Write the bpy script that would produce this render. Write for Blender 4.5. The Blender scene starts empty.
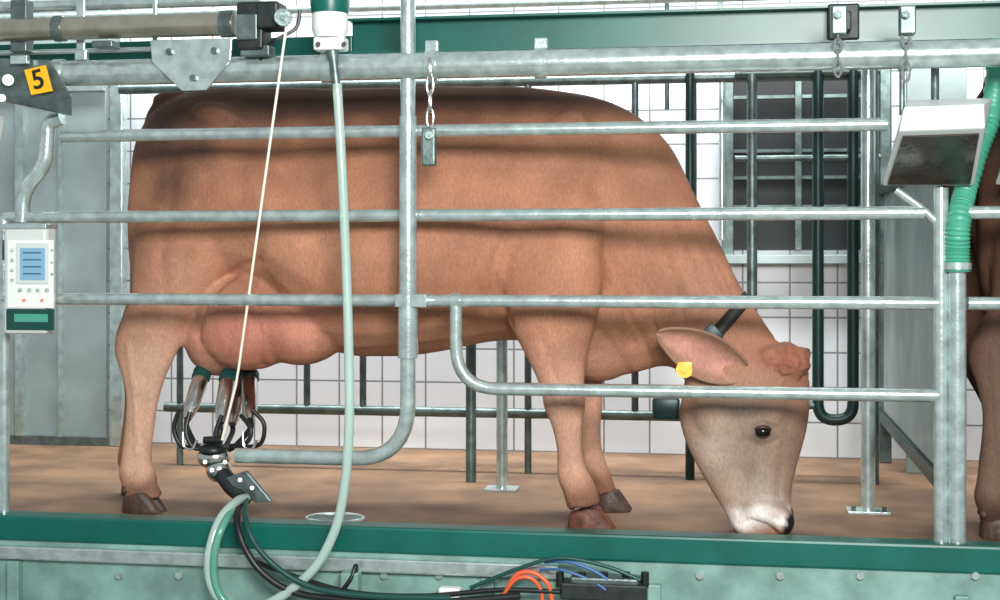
import bpy, bmesh, math, random
from mathutils import Vector, Matrix, noise
from mathutils.bvhtree import BVHTree
random.seed(4)
scene = bpy.context.scene
try:
    scene.view_settings.view_transform = 'Standard'
    scene.view_settings.look = 'None'
except Exception as e:
    print(e)

# ------------------------------------------------------------------ camera
F = 1450.0; H0 = 257.0; YAW = math.radians(9.5)
CAM = Vector((0.0, -4.5, 0.86))
FW = Vector((-math.sin(YAW), math.cos(YAW), 0)); RT = Vector((math.cos(YAW), math.sin(YAW), 0))
cd = bpy.data.cameras.new('camera'); cam = bpy.data.objects.new('camera', cd)
scene.collection.objects.link(cam)
cam.location = CAM; cam.rotation_euler = (math.radians(90), 0, YAW)
cd.sensor_width = 36; cd.lens = 36 * F / 1000; cd.shift_y = -(300 - H0) / 1000
scene.camera = cam

def W(px, py, Y):
    """world position of a point measured on the photo that stands in the depth plane Y"""
    d = FW + RT * ((px - 500) / F) + Vector((0, 0, 1)) * ((H0 - py) / F)
    return CAM + d * ((Y - CAM.y) / d.y)
def ZW(py, Y, px=500): return W(px, py, Y).z
def XW(px, Y): return W(px, 300, Y).x

# ------------------------------------------------------------------ materials
def lin(c):
    o = []
    for v in c[:3]:
        v = v / 255.0
        o.append(v / 12.92 if v <= 0.04045 else ((v + 0.055) / 1.055) ** 2.4)
    return (o[0], o[1], o[2], 1)
def mat(name, col, metal=0.0, rough=0.5, var=0.0, vscale=8.0, bump=0.0, bscale=60.0, trans=0.0, emit=0.0, col2=None):
    m = bpy.data.materials.new(name); m.use_nodes = True
    nt = m.node_tree; b = nt.nodes['Principled BSDF']
    b.inputs['Base Color'].default_value = lin(col)
    b.inputs['Metallic'].default_value = metal
    b.inputs['Roughness'].default_value = rough
    if trans: b.inputs['Transmission Weight'].default_value = trans
    if emit:
        b.inputs['Emission Color'].default_value = lin(col); b.inputs['Emission Strength'].default_value = emit
    tc = nt.nodes.new('ShaderNodeTexCoord'); src = tc.outputs['Object']
    if var or col2:
        n = nt.nodes.new('ShaderNodeTexNoise'); n.inputs['Scale'].default_value = vscale; n.inputs['Detail'].default_value = 6
        nt.links.new(src, n.inputs['Vector'])
        r = nt.nodes.new('ShaderNodeValToRGB')
        r.color_ramp.elements[0].position = 0.35; r.color_ramp.elements[1].position = 0.68
        c2 = col2 if col2 else tuple(max(0, v * (1 - var)) for v in col)
        r.color_ramp.elements[0].color = lin(c2); r.color_ramp.elements[1].color = lin(col)
        nt.links.new(n.outputs['Fac'], r.inputs['Fac']); nt.links.new(r.outputs['Color'], b.inputs['Base Color'])
    if bump:
        n2 = nt.nodes.new('ShaderNodeTexNoise'); n2.inputs['Scale'].default_value = bscale; n2.inputs['Detail'].default_value = 4
        nt.links.new(src, n2.inputs['Vector'])
        bp = nt.nodes.new('ShaderNodeBump'); bp.inputs['Strength'].default_value = bump; bp.inputs['Distance'].default_value = 0.01
        nt.links.new(n2.outputs['Fac'], bp.inputs['Height']); nt.links.new(bp.outputs['Normal'], b.inputs['Normal'])
    return m

galv = mat('galvanized_steel', (212, 230, 226), 0.7, 0.22, 0.16, 25, 0.08, 90)
galv_dark = mat('galvanized_steel_old', (118, 136, 133), 0.7, 0.42, 0.25, 20, 0.15, 80)
steel = mat('stainless_steel', (225, 225, 220), 1.0, 0.2, 0.08, 15)
tan_steel = mat('guide_tube_steel', (196, 190, 172), 0.85, 0.28, 0.12, 15)
sheet = mat('galvanized_sheet', (170, 188, 186), 0.3, 0.45, 0.13, 5, 0.05, 40)
sheet_green = mat('painted_sheet_pale_green', (136, 174, 164), 0.15, 0.5, 0.22, 9, 0.1, 40)
green = mat('green_paint', (0, 96, 83), 0.0, 0.35, 0.15, 6)
green_dark = mat('dark_green_paint', (20, 58, 54), 0.2, 0.4, 0.2, 8)
black = mat('black_rubber', (22, 26, 26), 0.0, 0.4)
dark = mat('dark_machinery', (48, 54, 54), 0.4, 0.5, 0.3, 30)
grn_rubber = mat('green_rubber', (14, 66, 60), 0.0, 0.4)
clear = mat('clear_hose', (190, 216, 206), 0.0, 0.18, trans=0.35)
clear_green = mat('green_clear_hose', (104, 172, 150), 0.0, 0.2, trans=0.3)
duct_green = mat('green_ribbed_hose', (70, 156, 130), 0.0, 0.4)
white = mat('white_plastic', (232, 234, 230), 0.0, 0.4)
cream = mat('device_grey_plastic', (205, 212, 208), 0.0, 0.45)
lcd = mat('lcd_screen', (120, 165, 190), 0.0, 0.2, emit=0.1)
yellow = mat('yellow_plastic', (245, 180, 20), 0.0, 0.4)
orange = mat('orange_cable', (215, 95, 55), 0.0, 0.4)
blue = mat('blue_cable', (60, 100, 150), 0.0, 0.4)
glass_dark = mat('dark_window_glass', (12, 18, 20), 0.0, 0.5)
cord_m = mat('white_cord', (240, 236, 220), 0.0, 0.7)
horn = mat('hoof_horn', (84, 58, 46), 0.0, 0.55, 0.4, 30, 0.3, 50)
horn_r = mat('hoof_horn_muddy', (112, 66, 48), 0.0, 0.6, 0.4, 30, 0.3, 50)
eye_m = mat('eye', (14, 9, 8), 0.0, 0.04)
lid_m = mat('eyelid', (58, 42, 36), 0.0, 0.5)
strap_m = mat('leather_strap', (44, 38, 34), 0.0, 0.6, 0.3, 30)
lampglass = mat('lamp_underside', (84, 78, 72), 0.3, 0.25, 0.35, 18, 0.2, 40)
floor_m = mat('rubber_floor_mat', (142, 110, 82), 0.0, 0.72, 0, 4, 0.6, 130, col2=(102, 77, 57))
concrete = mat('pit_concrete', (150, 152, 148), 0.0, 0.8, 0.2, 4, 0.3, 60)

def tile_mat():
    m = bpy.data.materials.new('white_wall_tiles'); m.use_nodes = True
    nt = m.node_tree; b = nt.nodes['Principled BSDF']
    tc = nt.nodes.new('ShaderNodeTexCoord'); s = nt.nodes.new('ShaderNodeSeparateXYZ'); c = nt.nodes.new('ShaderNodeCombineXYZ')
    nt.links.new(tc.outputs['Object'], s.inputs[0]); nt.links.new(s.outputs['X'], c.inputs['X']); nt.links.new(s.outputs['Z'], c.inputs['Y'])
    br = nt.nodes.new('ShaderNodeTexBrick'); br.offset = 0; br.squash = 1
    br.inputs['Scale'].default_value = 1; br.inputs['Brick Width'].default_value = 0.2; br.inputs['Row Height'].default_value = 0.15
    br.inputs['Mortar Size'].default_value = 0.004; br.inputs['Mortar Smooth'].default_value = 0.1
    br.inputs['Color1'].default_value = lin((232, 236, 240)); br.inputs['Color2'].default_value = lin((223, 228, 234))
    br.inputs['Mortar'].default_value = lin((138, 140, 142))
    nt.links.new(c.outputs[0], br.inputs['Vector']); nt.links.new(br.outputs['Color'], b.inputs['Base Color'])
    b.inputs['Roughness'].default_value = 0.25
    bp = nt.nodes.new('ShaderNodeBump'); bp.invert = True; bp.inputs['Strength'].default_value = 0.5; bp.inputs['Distance'].default_value = 0.004
    nt.links.new(br.outputs['Fac'], bp.inputs['Height']); nt.links.new(bp.outputs['Normal'], b.inputs['Normal'])
    return m
tiles = tile_mat()

def coat_mat(name, mul):
    m = bpy.data.materials.new(name); m.use_nodes = True
    nt = m.node_tree; b = nt.nodes['Principled BSDF']
    at = nt.nodes.new('ShaderNodeAttribute'); at.attribute_name = 'coat'
    tc = nt.nodes.new('ShaderNodeTexCoord')
    mp = nt.nodes.new('ShaderNodeMapping'); mp.inputs['Scale'].default_value = (1.0, 1.0, 0.45)
    nt.links.new(tc.outputs['Object'], mp.inputs['Vector'])
    n = nt.nodes.new('ShaderNodeTexNoise'); n.inputs['Scale'].default_value = 150; n.inputs['Detail'].default_value = 7
    nt.links.new(mp.outputs['Vector'], n.inputs['Vector'])
    n3 = nt.nodes.new('ShaderNodeTexNoise'); n3.inputs['Scale'].default_value = 7; n3.inputs['Detail'].default_value = 6
    nt.links.new(tc.outputs['Object'], n3.inputs['Vector'])
    r = nt.nodes.new('ShaderNodeMapRange'); r.inputs['From Min'].default_value = 0.3; r.inputs['From Max'].default_value = 0.7
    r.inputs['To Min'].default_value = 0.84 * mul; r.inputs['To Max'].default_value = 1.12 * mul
    nt.links.new(n.outputs['Fac'], r.inputs['Value'])
    r3 = nt.nodes.new('ShaderNodeMapRange'); r3.inputs['From Min'].default_value = 0.3; r3.inputs['From Max'].default_value = 0.7
    r3.inputs['To Min'].default_value = 0.80; r3.inputs['To Max'].default_value = 1.14
    nt.links.new(n3.outputs['Fac'], r3.inputs['Value'])
    ml = nt.nodes.new('ShaderNodeMath'); ml.operation = 'MULTIPLY'
    nt.links.new(r.outputs[0], ml.inputs[0]); nt.links.new(r3.outputs[0], ml.inputs[1])
    vm = nt.nodes.new('ShaderNodeVectorMath'); vm.operation = 'SCALE'
    nt.links.new(at.outputs['Color'], vm.inputs[0]); nt.links.new(ml.outputs[0], vm.inputs['Scale'])
    nt.links.new(vm.outputs[0], b.inputs['Base Color'])
    b.inputs['Roughness'].default_value = 0.68
    b.inputs['Specular IOR Level'].default_value = 0.28
    bp = nt.nodes.new('ShaderNodeBump'); bp.inputs['Strength'].default_value = 0.4; bp.inputs['Distance'].default_value = 0.005
    nt.links.new(n.outputs['Fac'], bp.inputs['Height']); nt.links.new(bp.outputs['Normal'], b.inputs['Normal'])
    return m
coat = coat_mat('brown_coat', 1.0)
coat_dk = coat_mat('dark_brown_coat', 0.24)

# ------------------------------------------------------------------ mesh tools
def empty(name):
    e = bpy.data.objects.new(name, None); e.empty_display_size = 0.1
    scene.collection.objects.link(e); return e
def mk(name, vf, m, parent=None, smooth=True, recalc=True):
    v, f = vf
    me = bpy.data.meshes.new(name); me.from_pydata([tuple(x) for x in v], [], f)
    if recalc:
        bm = bmesh.new(); bm.from_mesh(me); bmesh.ops.recalc_face_normals(bm, faces=bm.faces); bm.to_mesh(me); bm.free()
    if smooth:
        me.shade_smooth()
        try: me.set_sharp_from_angle(angle=math.radians(40))
        except Exception: pass
    me.materials.append(m)
    o = bpy.data.objects.new(name, me); scene.collection.objects.link(o)
    if parent: o.parent = parent
    return o
def merge(*vfs):
    V = []; Fs = []
    for v, f in vfs:
        o = len(V); V += list(v); Fs += [tuple(i + o for i in q) for q in f]
    return V, Fs
def fillet(pts, rad, seg=8):
    out = [Vector(pts[0])]
    for i in range(1, len(pts) - 1):
        p, a, b = Vector(pts[i]), Vector(pts[i - 1]), Vector(pts[i + 1])
        da, db = (a - p), (b - p); r = min(rad, da.length * .49, db.length * .49)
        s = p + da.normalized() * r; e = p + db.normalized() * r
        for k in range(seg + 1):
            t = k / seg
            out.append(s * (1 - t) ** 2 + p * 2 * t * (1 - t) + e * t ** 2)
    out.append(Vector(pts[-1])); return out
def crom(P, seg=6):
    out = []
    for i in range(len(P) - 1):
        a = P[max(i - 1, 0)]; b = P[i]; c = P[i + 1]; d = P[min(i + 2, len(P) - 1)]
        for k in range(seg):
            t = k / seg
            out.append([0.5 * (2 * B + (C - A) * t + (2 * A - 5 * B + 4 * C - D) * t * t + (-A + 3 * B - 3 * C + D) * t ** 3) for A, B, C, D in zip(a, b, c, d)])
    out.append(list(P[-1])); return out
def smooth_path(pts, seg=8): return [Vector(q) for q in crom([list(p) for p in pts], seg)]
def sweep(pts, r, n=16, caps=True, closed=False):
    pts = [Vector(p) for p in pts]; N = len(pts)
    rr = r if isinstance(r, (list, tuple)) else [r] * N
    V = []; Fs = []; ref = None
    for i, p in enumerate(pts):
        if closed: t = pts[(i + 1) % N] - pts[i - 1]
        else: t = pts[min(i + 1, N - 1)] - pts[max(i - 1, 0)]
        t = t.normalized()
        if ref is None:
            ref = Vector((0, 0, 1)) if abs(t.z) < 0.9 else Vector((0, 1, 0))
        ref = (ref - t * ref.dot(t)).normalized(); bi = t.cross(ref)
        for k in range(n):
            a = 2 * math.pi * k / n
            V.append(p + (ref * math.cos(a) + bi * math.sin(a)) * rr[i])
    for i in range(N if closed else N - 1):
        j = (i + 1) % N
        for k in range(n):
            Fs.append((i * n + k, i * n + (k + 1) % n, j * n + (k + 1) % n, j * n + k))
    if caps and not closed:
        Fs.append(tuple(range(n))[::-1]); Fs.append(tuple((N - 1) * n + k for k in range(n)))
    return V, Fs
def box(a, b, bev=0.0):
    bm = bmesh.new(); bmesh.ops.create_cube(bm, size=1)
    a = Vector(a); b = Vector(b); c = (a + b) / 2; s = b - a
    for v in bm.verts: v.co = Vector((v.co.x * abs(s.x), v.co.y * abs(s.y), v.co.z * abs(s.z))) + c
    if bev: bmesh.ops.bevel(bm, geom=list(bm.edges), offset=bev, segments=2, affect='EDGES', profile=0.5)
    bm.verts.index_update()
    V = [v.co.copy() for v in bm.verts]; Fs = [tuple(v.index for v in f.verts) for f in bm.faces]; bm.free(); return V, Fs
def hull(pts, bev=0.0):
    bm = bmesh.new()
    for p in pts: bm.verts.new(p)
    bmesh.ops.convex_hull(bm, input=bm.verts)
    bmesh.ops.dissolve_limit(bm, angle_limit=0.02, verts=bm.verts, edges=bm.edges)
    if bev: bmesh.ops.bevel(bm, geom=list(bm.edges), offset=bev, segments=2, affect='EDGES', profile=0.5)
    bm.verts.index_update()
    V = [v.co.copy() for v in bm.verts]; Fs = [tuple(v.index for v in f.verts) for f in bm.faces]; bm.free(); return V, Fs
def ellipsoid(c, r, n=20, rot=None):
    V = []; Fs = []; m = n // 2; c = Vector(c)
    for i in range(1, m):
        th = math.pi * i / m
        for k in range(n):
            a = 2 * math.pi * k / n
            p = Vector((r[0] * math.sin(th) * math.cos(a), r[1] * math.sin(th) * math.sin(a), r[2] * math.cos(th)))
            if rot: p = rot @ p
            V.append(c + p)
    p = Vector((0, 0, r[2])); q = Vector((0, 0, -r[2]))
    if rot: p = rot @ p; q = rot @ q
    V.append(c + p); V.append(c + q); T = len(V) - 2
    for i in range(m - 2):
        for k in range(n): Fs.append((i * n + k, (i + 1) * n + k, (i + 1) * n + (k + 1) % n, i * n + (k + 1) % n))
    for k in range(n):
        Fs.append((T, k, (k + 1) % n)); Fs.append((T + 1, (m - 2) * n + (k + 1) % n, (m - 2) * n + k))
    return V, Fs
def pipe(name, pts, r, m, parent, rad=0.0, n=18):
    p = fillet(pts, rad) if rad else [Vector(q) for q in pts]
    return mk(name, sweep(p, r, n), m, parent)
def clampring(c, axis, r, w, n=20):
    c = Vector(c); a = Vector(axis).normalized() * w / 2
    return sweep([c - a, c + a], r, n)

# ------------------------------------------------------------------ room
BW = 1.85
mk('wall_back', box((-5, BW, -0.2), (5, BW + 0.1, 3.2)), tiles, smooth=False)
mk('floor', box((-5, -0.10, -0.06), (5, BW, 0.0)), floor_m, smooth=False)
mk('floor_pit', box((-5, -6.5, -1.1), (5, -0.0, -1.0)), concrete, smooth=False)
mk('wall_pit', box((-5, -0.08, -1.0), (5, 0.0, -0.061)), tiles, smooth=False)

# window
wn = empty('window_1')
x0, x1 = XW(729, BW), XW(868, BW); z0, z1 = ZW(250, BW, 790), ZW(74, BW, 790) + 0.1
mk('pane', box((x0, BW - 0.015, z0), (x1, BW - 0.002, z1)), glass_dark, wn, False)
fr = []
for a, b in (((x0 - .03, z0 - .03), (x0 + .02, z1)), ((x1 - .02, z0 - .03), (x1 + .03, z1)), ((x0 - .03, z1 - .02), (x1 + .03, z1 + .03))):
    fr.append(box((a[0], BW - 0.05, a[1]), (b[0], BW - 0.001, b[1]), .003))
fr.append(box(((x0 + x1) / 2 - .015, BW - 0.045, z0), ((x0 + x1) / 2 + .015, BW - 0.001, z1), .003))
mk('frame', merge(*fr), galv_dark, wn, False)
mk('sill', box((x0 - .08, BW - 0.09, z0 - .06), (x1 + .08, BW - 0.001, z0 - .02), .004), sheet, wn, False)
sl = [box((x0, BW - 0.03, z), (x1, BW - 0.016, z + .014)) for z in (ZW(210, BW), ZW(182, BW), ZW(156, BW), ZW(128, BW), ZW(104, BW))]
mk('glazing_bars', merge(*sl), galv_dark, wn, False)

# left sheet metal partition + post
lp = empty('stall_partition')
yp = BW - 0.12
xa, xb = XW(-60, yp), XW(106, yp)
mk('sheet', box((xa, yp, 0.0), (xb, yp + .03, 2.0), .004), sheet, lp, False)
mk('sheet_rib', merge(box((XW(60, yp), yp - .02, 0.0), (XW(64, yp), yp, 2.0)), box((XW(18, yp), yp - .03, 0.0), (XW(26, yp), yp, 2.0)),
                      box((xa, yp - .03, ZW(92, yp, 60)), (xb, yp, ZW(84, yp, 60)))), galv, lp, False)
mk('post', box((XW(113, yp), yp - .04, 0.0), (XW(126, yp), yp + .02, 2.0), .006), galv, lp, False)
mk('foot_strip', box((xa, yp - .035, 0.0), (XW(126, yp), yp - .0, .04)), galv_dark, lp, False)

# right divider panel (runs front to back)
rp = empty('stall_divider_panel')
xr = XW(938, 0.0)
mk('sheet', box((xr, 0.05, .22), (xr + .02, 1.7, 1.12), .004), sheet, rp, False)
mk('bottom_bar', box((xr - .015, 0.0, .17), (xr + .035, 1.78, .22), .006), green_dark, rp, False)
mk('top_bar', box((xr - .015, 0.0, 1.12), (xr + .035, 1.78, 1.16), .006), galv_dark, rp, False)
mk('back_leg', box((xr - .015, 1.72, 0), (xr + .035, 1.78, 1.9), .006), galv_dark, rp, False)
mk('end_sheet', box((XW(905, 1.5), 1.45, 0.0), (XW(965, 1.5), 1.48, 1.75), .004), sheet, rp, False)

# ------------------------------------------------------------------ front rails
RY = -0.14
rl = empty('stall_railing')
def hz(py, px=500, Y=RY): return ZW(py, Y, px)
r = 0.0195
def rail(nm, py, pa, pb, rr=r, Y=RY, m=galv, par=rl):
    z = hz(py, 500, Y)
    return pipe(nm, [(XW(pa, Y), Y, z), (XW(pb, Y), Y, z)], rr, m, par)
rail('rail_1', 130, 62, 887); rail('rail_2', 215, 38, 924); rail('rail_3', 301, -15, 938)
z4 = hz(301); z5 = hz(389)
pipe('rail_end_loop', [(XW(456, RY), RY, z4), (XW(456, RY), RY, z5), (XW(938, RY), RY, z5)], r, galv, rl, rad=0.15)
rail('rail_2_next', 215, 968, 1150); rail('rail_3_next', 301, 968, 1150)
# posts right
zt = W(942, 188, RY).z
pipe('post_right', [(XW(941, RY), RY, 0.036), (XW(941, RY), RY, zt)], .021, galv, rl)
pipe('rail_brace', [W(896, 190, RY), W(918, 205, RY), W(940, 225, RY)], .012, galv, rl, rad=.03)
pipe('post_left', [(XW(4, RY), RY, 0.036), (XW(4, RY), RY, hz(215))], .018, galv, rl)
pipe('rail_bend', [W(62, 118, RY), W(48, 122, RY), W(46, 165, RY), W(24, 190, RY), W(22, 222, RY)], .024, galv, rl, rad=.05)
pipe('rail_link', [(XW(4, RY), RY, hz(215)), (XW(40, RY), RY, hz(215))], .018, galv, rl)
js = []
for px, py in ((408, 301), (425, 301), (456, 301)):
    js.append(clampring((XW(px, RY), RY, hz(py)), (1, 0, 0), .024, .03))
mk('couplings', merge(*js), galv, rl)

# gate with rounded corner (centre)
GY = RY - 0.045
gt = empty('stall_gate')
zb = W(350, 458, GY).z
pipe('gate_tube', [(XW(408, GY), GY, W(408, -30, GY).z), (XW(408, GY), GY, zb), (XW(236, GY), GY, zb)], .0235, galv, gt, rad=.17, n=24)
mk('gate_sleeve', merge(clampring((XW(408, GY), GY, W(408, 325, GY).z), (0, 0, 1), .031, .2), clampring((XW(408, GY), GY, W(408, 215, GY).z), (0, 0, 1), .0275, .6)), galv, gt)
mk('gate_clamp', merge(box((XW(397, GY), GY - .028, hz(307)), (XW(428, GY), RY + .02, hz(294)), .003)), galv, gt, False)

# vertical hose / standpipe at right
sp = empty('drain_standpipe')
SY = RY - 0.008
pipe('standpipe', [(XW(957, SY), SY, 0.036), (XW(957, SY), SY, W(957, 268, SY).z)], .026, galv, sp)
pts = [W(957, 272, SY), W(957, 250, SY), W(959, 220, SY), W(965, 192, SY+.1), W(978, 150, .0), W(992, 110, .02), W(1000, 40, .02)]
sm = smooth_path(pts, 24); rr = [.038 - .006 * min(1, i / 60) + .0025 * math.sin(i * 1.9) for i in range(len(sm))]
mk('ribbed_hose', sweep(sm, rr, 16), duct_green, sp)
mk('hose_clip', clampring(W(957, 266, SY), (0, 0, 1), .041, .02), galv, sp)

# ------------------------------------------------------------------ platform edge
pe = empty('platform_edge_beam')
zt = .036; zbm = -.045
BY = -.17
mk('green_beam', box((-5, BY - .03, zbm), (5, BY + .06, zt), .008), green, pe, False)
sb = empty('platform_support_frame')
mk('galvanized_strip', box((-5, BY - .05, zbm - .055), (XW(560, BY), BY, zbm - .012), .006), galv, sb, False)
mk('front_plate', box((-5, BY - .02, -.30), (5, BY + .0, zbm)), sheet_green, sb, False)
mk('lower_lip', box((-5, BY - .07, -.285), (5, BY - .02, -.265)), galv_dark, sb, False)
ribs = []
for px in (20, 350, 490, 655, 960):
    ribs.append(box((XW(px, BY) - .02, BY - .05, -.262), (XW(px, BY) + .02, BY - .02, zbm - .06), .004))
mk('ribs', merge(*ribs), sheet_green, sb, False)
bolts = []
for px in (120, 180, 356, 385, 440, 700, 780, 860, 975):
    bolts.append(sweep([W(px, 575, BY - .02), W(px, 575, BY - .02) + Vector((0, -.014, 0))], .012, 6))
mk('bolts', merge(*bolts), galv, sb, False)

# floor drain
fd = empty('floor_drain')
c = W(335, 515, 0.10); c.z = 0; c.y = .10
mk('drain_ring', sweep([c + Vector((.095 * math.cos(a), .075 * math.sin(a), .004)) for a in [i * math.pi / 16 for i in range(32)]], .006, 8, closed=True), galv, fd)
mk('drain_cover', sweep([c, c + Vector((0, 0, .004))], .085, 28), galv_dark, fd, False)

# ------------------------------------------------------------------ overhead
ob = empty('overhead_green_beam')
OY = 0.05
mk('beam', box((XW(352, OY), OY, ZW(50, OY, 600)), (5, OY + .08, ZW(14, OY, 600)), .004), green, ob, False)
mk('beam_flange', box((XW(352, OY), OY - .05, ZW(50, OY, 600)), (5, OY + .0, ZW(50, OY, 600) + .008)), green, ob, False)
mk('beam_left', box((-5, OY, W(100, 63, OY).z), (XW(352, OY), OY + .08, W(100, 42, OY).z), .004), green, ob, False)
mk('top_flange', box((XW(352, OY), OY - .05, ZW(14, OY, 600)-.008), (5, OY + .0, ZW(14, OY, 600))), green, ob, False)

vp = empty('overhead_pipe')
VY = -0.20; VR = .040
zl = ZW(64, VY)
pipe('main_pipe', [(XW(40, VY), VY, zl), (5, VY, zl)], VR, galv, vp, n=28)
mk('pipe_saddles', merge(*[clampring((XW(px, VY), VY, zl), (1, 0, 0), VR + .006, .035, 28) for px in (60, 328, 432, 541, 838, 905)]), galv, vp)
rings = []
for px in (82, 328, 432, 541):
    cx = XW(px, VY)
    rings.append(box((cx - .02, VY - .012, zl + VR), (cx + .02, VY + .012, zl + VR + .035), .004))
mk('pipe_lugs', merge(*rings), galv, vp, False)
# trapezoid bracket
B = [(150, 40), (232, 38), (230, 60), (214, 76), (206, 90), (182, 91), (172, 78), (152, 62)]
vb = [W(px, py, VY - VR - .012) for px, py in B]
mk('trapezoid_bracket', hull(vb + [v + Vector((0, .012, 0)) for v in vb], .002), galv, vp, False)
mk('bracket_bolt', merge(*[sweep([W(px, py, VY - VR - .012), W(px, py, VY - VR - .012) + Vector((0, -.012, 0))], .011, 6) for px, py in ((170, 52), (215, 51), (194, 78))]), galv_dark, vp, False)

gr = empty('overhead_guide_rail')
GRY = -0.24
zg = W(120, 27, GRY).z
pipe('guide_tube', [(-5, GRY, zg), (XW(236, GRY), GRY, zg)], .036, tan_steel, gr, n=24)
pipe('upper_tube', [(-5, GRY + .2, W(120, 4, GRY + .2).z), (XW(240, GRY), GRY + .2, W(120, 4, GRY + .2).z)], .018, galv, gr)
mk('carriage', merge(box(W(236, 50, GRY - .04), W(272, 6, GRY + .05), .008), box(W(256, 28, GRY - .06), W(288, 6, GRY + .04), .008)), dark, gr, False)
mk('carriage_plate', merge(box(W(236, 40, GRY - .05), W(258, 14, GRY - .04), .004), box(W(240, 56, GRY - .03), W(276, 48, GRY + .04), .003)), galv_dark, gr, False)
mk('pulley', merge(sweep([W(283, 17, GRY - .09), W(283, 17, GRY - .085), W(283, 17, GRY - .075), W(283, 17, GRY - .065), W(283, 17, GRY - .06)], [.026, .028, .020, .028, .026], 24), sweep([W(283, 17, GRY - .1), W(283, 17, GRY - .06)], .008, 8)), galv_dark, gr)
mk('hanger_plates', merge(box(W(76, 60, GRY + .04), W(86, -20, GRY + .05), .003), box(W(152, 60, GRY + .04), W(158, -20, GRY + .05), .003)), galv, gr, False)
mk('rail_clamps', merge(box(W(10, 52, GRY + .01), W(34, 2, GRY + .06), .004), box(W(100, 50, GRY + .01), W(112, 40, GRY - .05), .003), clampring((XW(60, GRY), GRY, zg), (1, 0, 0), .041, .03), clampring((XW(228, GRY), GRY, zg), (1, 0, 0), .042, .04)), galv_dark, gr, False)
pipe('air_line', [(-5, GRY + .06, W(120, 50, GRY + .06).z), (XW(150, GRY), GRY + .06, W(120, 50, GRY + .06).z)], .008, galv, gr)
mk('air_cable', sweep(smooth_path([W(300, 10, GRY), W(296, 28, GRY), W(276, 40, GRY - .02), W(262, 52, GRY), W(262, 66, GRY + .02)], 8), .006, 8), black, gr)

# far overhead pipes
bo = empty('ceiling_pipework')
for i, (py, rr_) in enumerate(((4, .018), (-12, .02))):
    pipe('pipe_%d' % i, [(-3.5, 1.5, ZW(py, 1.5)), (3, 1.5, ZW(py, 1.5))], rr_, galv, bo)
pipe('drop_pipe', [W(720, 0, 1.6), W(722, 60, 1.6), W(722, 240, 1.6)], .014, galv, bo)
pipe('drop_pipe_b', [W(667, -10, 1.6), W(667, 110, 1.6)], .01, galv_dark, bo)

# chains
def shackle(px, top, bot, Y, name):
    e = empty(name)
    cx = XW(px, Y)
    links = []
    n = 4; L = (W(px, top, Y).z - W(px, bot, Y).z) / n
    for i in range(n):
        zc = W(px, top, Y).z - L * (i + .5)
        pts = []
        for k in range(20):
            a = 2 * math.pi * k / 20
            u = math.cos(a) * .010; w = math.sin(a) * L * .62
            pts.append(Vector((cx + (u if i % 2 else 0), Y + (0 if i % 2 else u), zc + w)))
        links.append(sweep(pts, .0038, 8, closed=True))
    mk('links', merge(*links), steel, e)
    return e
s1 = shackle(838, 28, 75, VY - .06, 'hanging_chain'); s2 = shackle(906, 12, 80, VY - .06, 'hanging_chain'); s3 = shackle(430, 60, 126, VY - .055, 'hanging_chain')
for e, px in ((s1, 838), (s2, 906)):
    mk('eye_bracket', merge(box(W(px - 6, 34, VY - .08), W(px + 8, 8, VY - .03), .004), sweep([W(px, 14, VY - .1), W(px, 14, VY - .03)], .012, 6)), galv_dark, e, False)
mk('clip_body', merge(box(W(421, 166, VY - .075), W(437, 128, VY - .045), .006), sweep([W(429, 135, VY - .09), W(429, 135, VY - .05)], .012, 12)), galv_dark, s3, False)
cl = empty('beam_clamp')
mk('clamp_body', merge(box(W(828, 40, OY - .06), W(858, 6, OY - .002), .006), box(W(838, 30, OY - .12), W(850, 14, OY - .06), .004)), dark, cl, False)

# pneumatic cylinder unit
pc = empty('retract_cylinder')
PY = VY - .06
mk('body', sweep([W(330, 38, PY), W(330, 30, PY), W(330, 12, PY), W(330, -2, PY)], [.046, .055, .054, .05], 22), white, pc)
mk('cap', sweep([W(330, 14, PY), W(330, 6, PY), W(330, -30, PY)], [.056, .060, .060], 22), green, pc)
mk('base', box(W(313, 50, PY - .03), W(349, 39, PY + .03), .006), white, pc, False)
mk('nozzle', sweep([W(332, 50, PY), W(334, 62, PY), W(337, 90, PY)], [.02, .014, .013], 14), galv_dark, pc)
mk('bolts', merge(sweep([W(344, 44, PY - .045), W(344, 44, PY - .03)], .008, 6), sweep([W(318, 44, PY - .045), W(318, 44, PY - .03)], .008, 6)), dark, pc, False)

# tilted lamps
def tilt_lamp(dx, name='stall_floodlight'):
    e = empty(name)
    def q(px, py, Y): return W(px, py, Y) + Vector((dx, 0, 0))
    Yf, Yb = VY - .16, VY + .12
    ft = [q(904, 107, Yf), q(984, 104, Yf), q(985, 128, Yf), q(899, 131, Yf)]
    bk = [q(908, 100, Yb), q(992, 98, Yb), q(974, 186, Yb), q(882, 186, Yb)]
    mk('housing', hull(ft + bk, .004), cream, e, False)
    up = Vector((0, -.006, -.006))
    inner = [ft[3].lerp(bk[3], .08).lerp(ft[2].lerp(bk[2], .08), .06), ft[2].lerp(bk[2], .08).lerp(ft[3].lerp(bk[3], .08), .06),
             ft[2].lerp(bk[2], .94).lerp(ft[3].lerp(bk[3], .94), .05), ft[3].lerp(bk[3], .94).lerp(ft[2].lerp(bk[2], .94), .05)]
    mk('glass', hull([v + up for v in inner] + [v - up * .5 for v in inner]), lampglass, e, False)
    mk('arm', merge(sweep([q(935, 104, Yb), q(935, 62, Yb - .02)], .012, 10), sweep([q(902, 115, Yb - .1), q(902, 70, Yb - .1)], .008, 10)), galv_dark, e)
    return e
tilt_lamp(0); tilt_lamp(XW(1078, VY) - XW(960, VY)); tilt_lamp(XW(-50, VY) - XW(942, VY) - .03)

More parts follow.
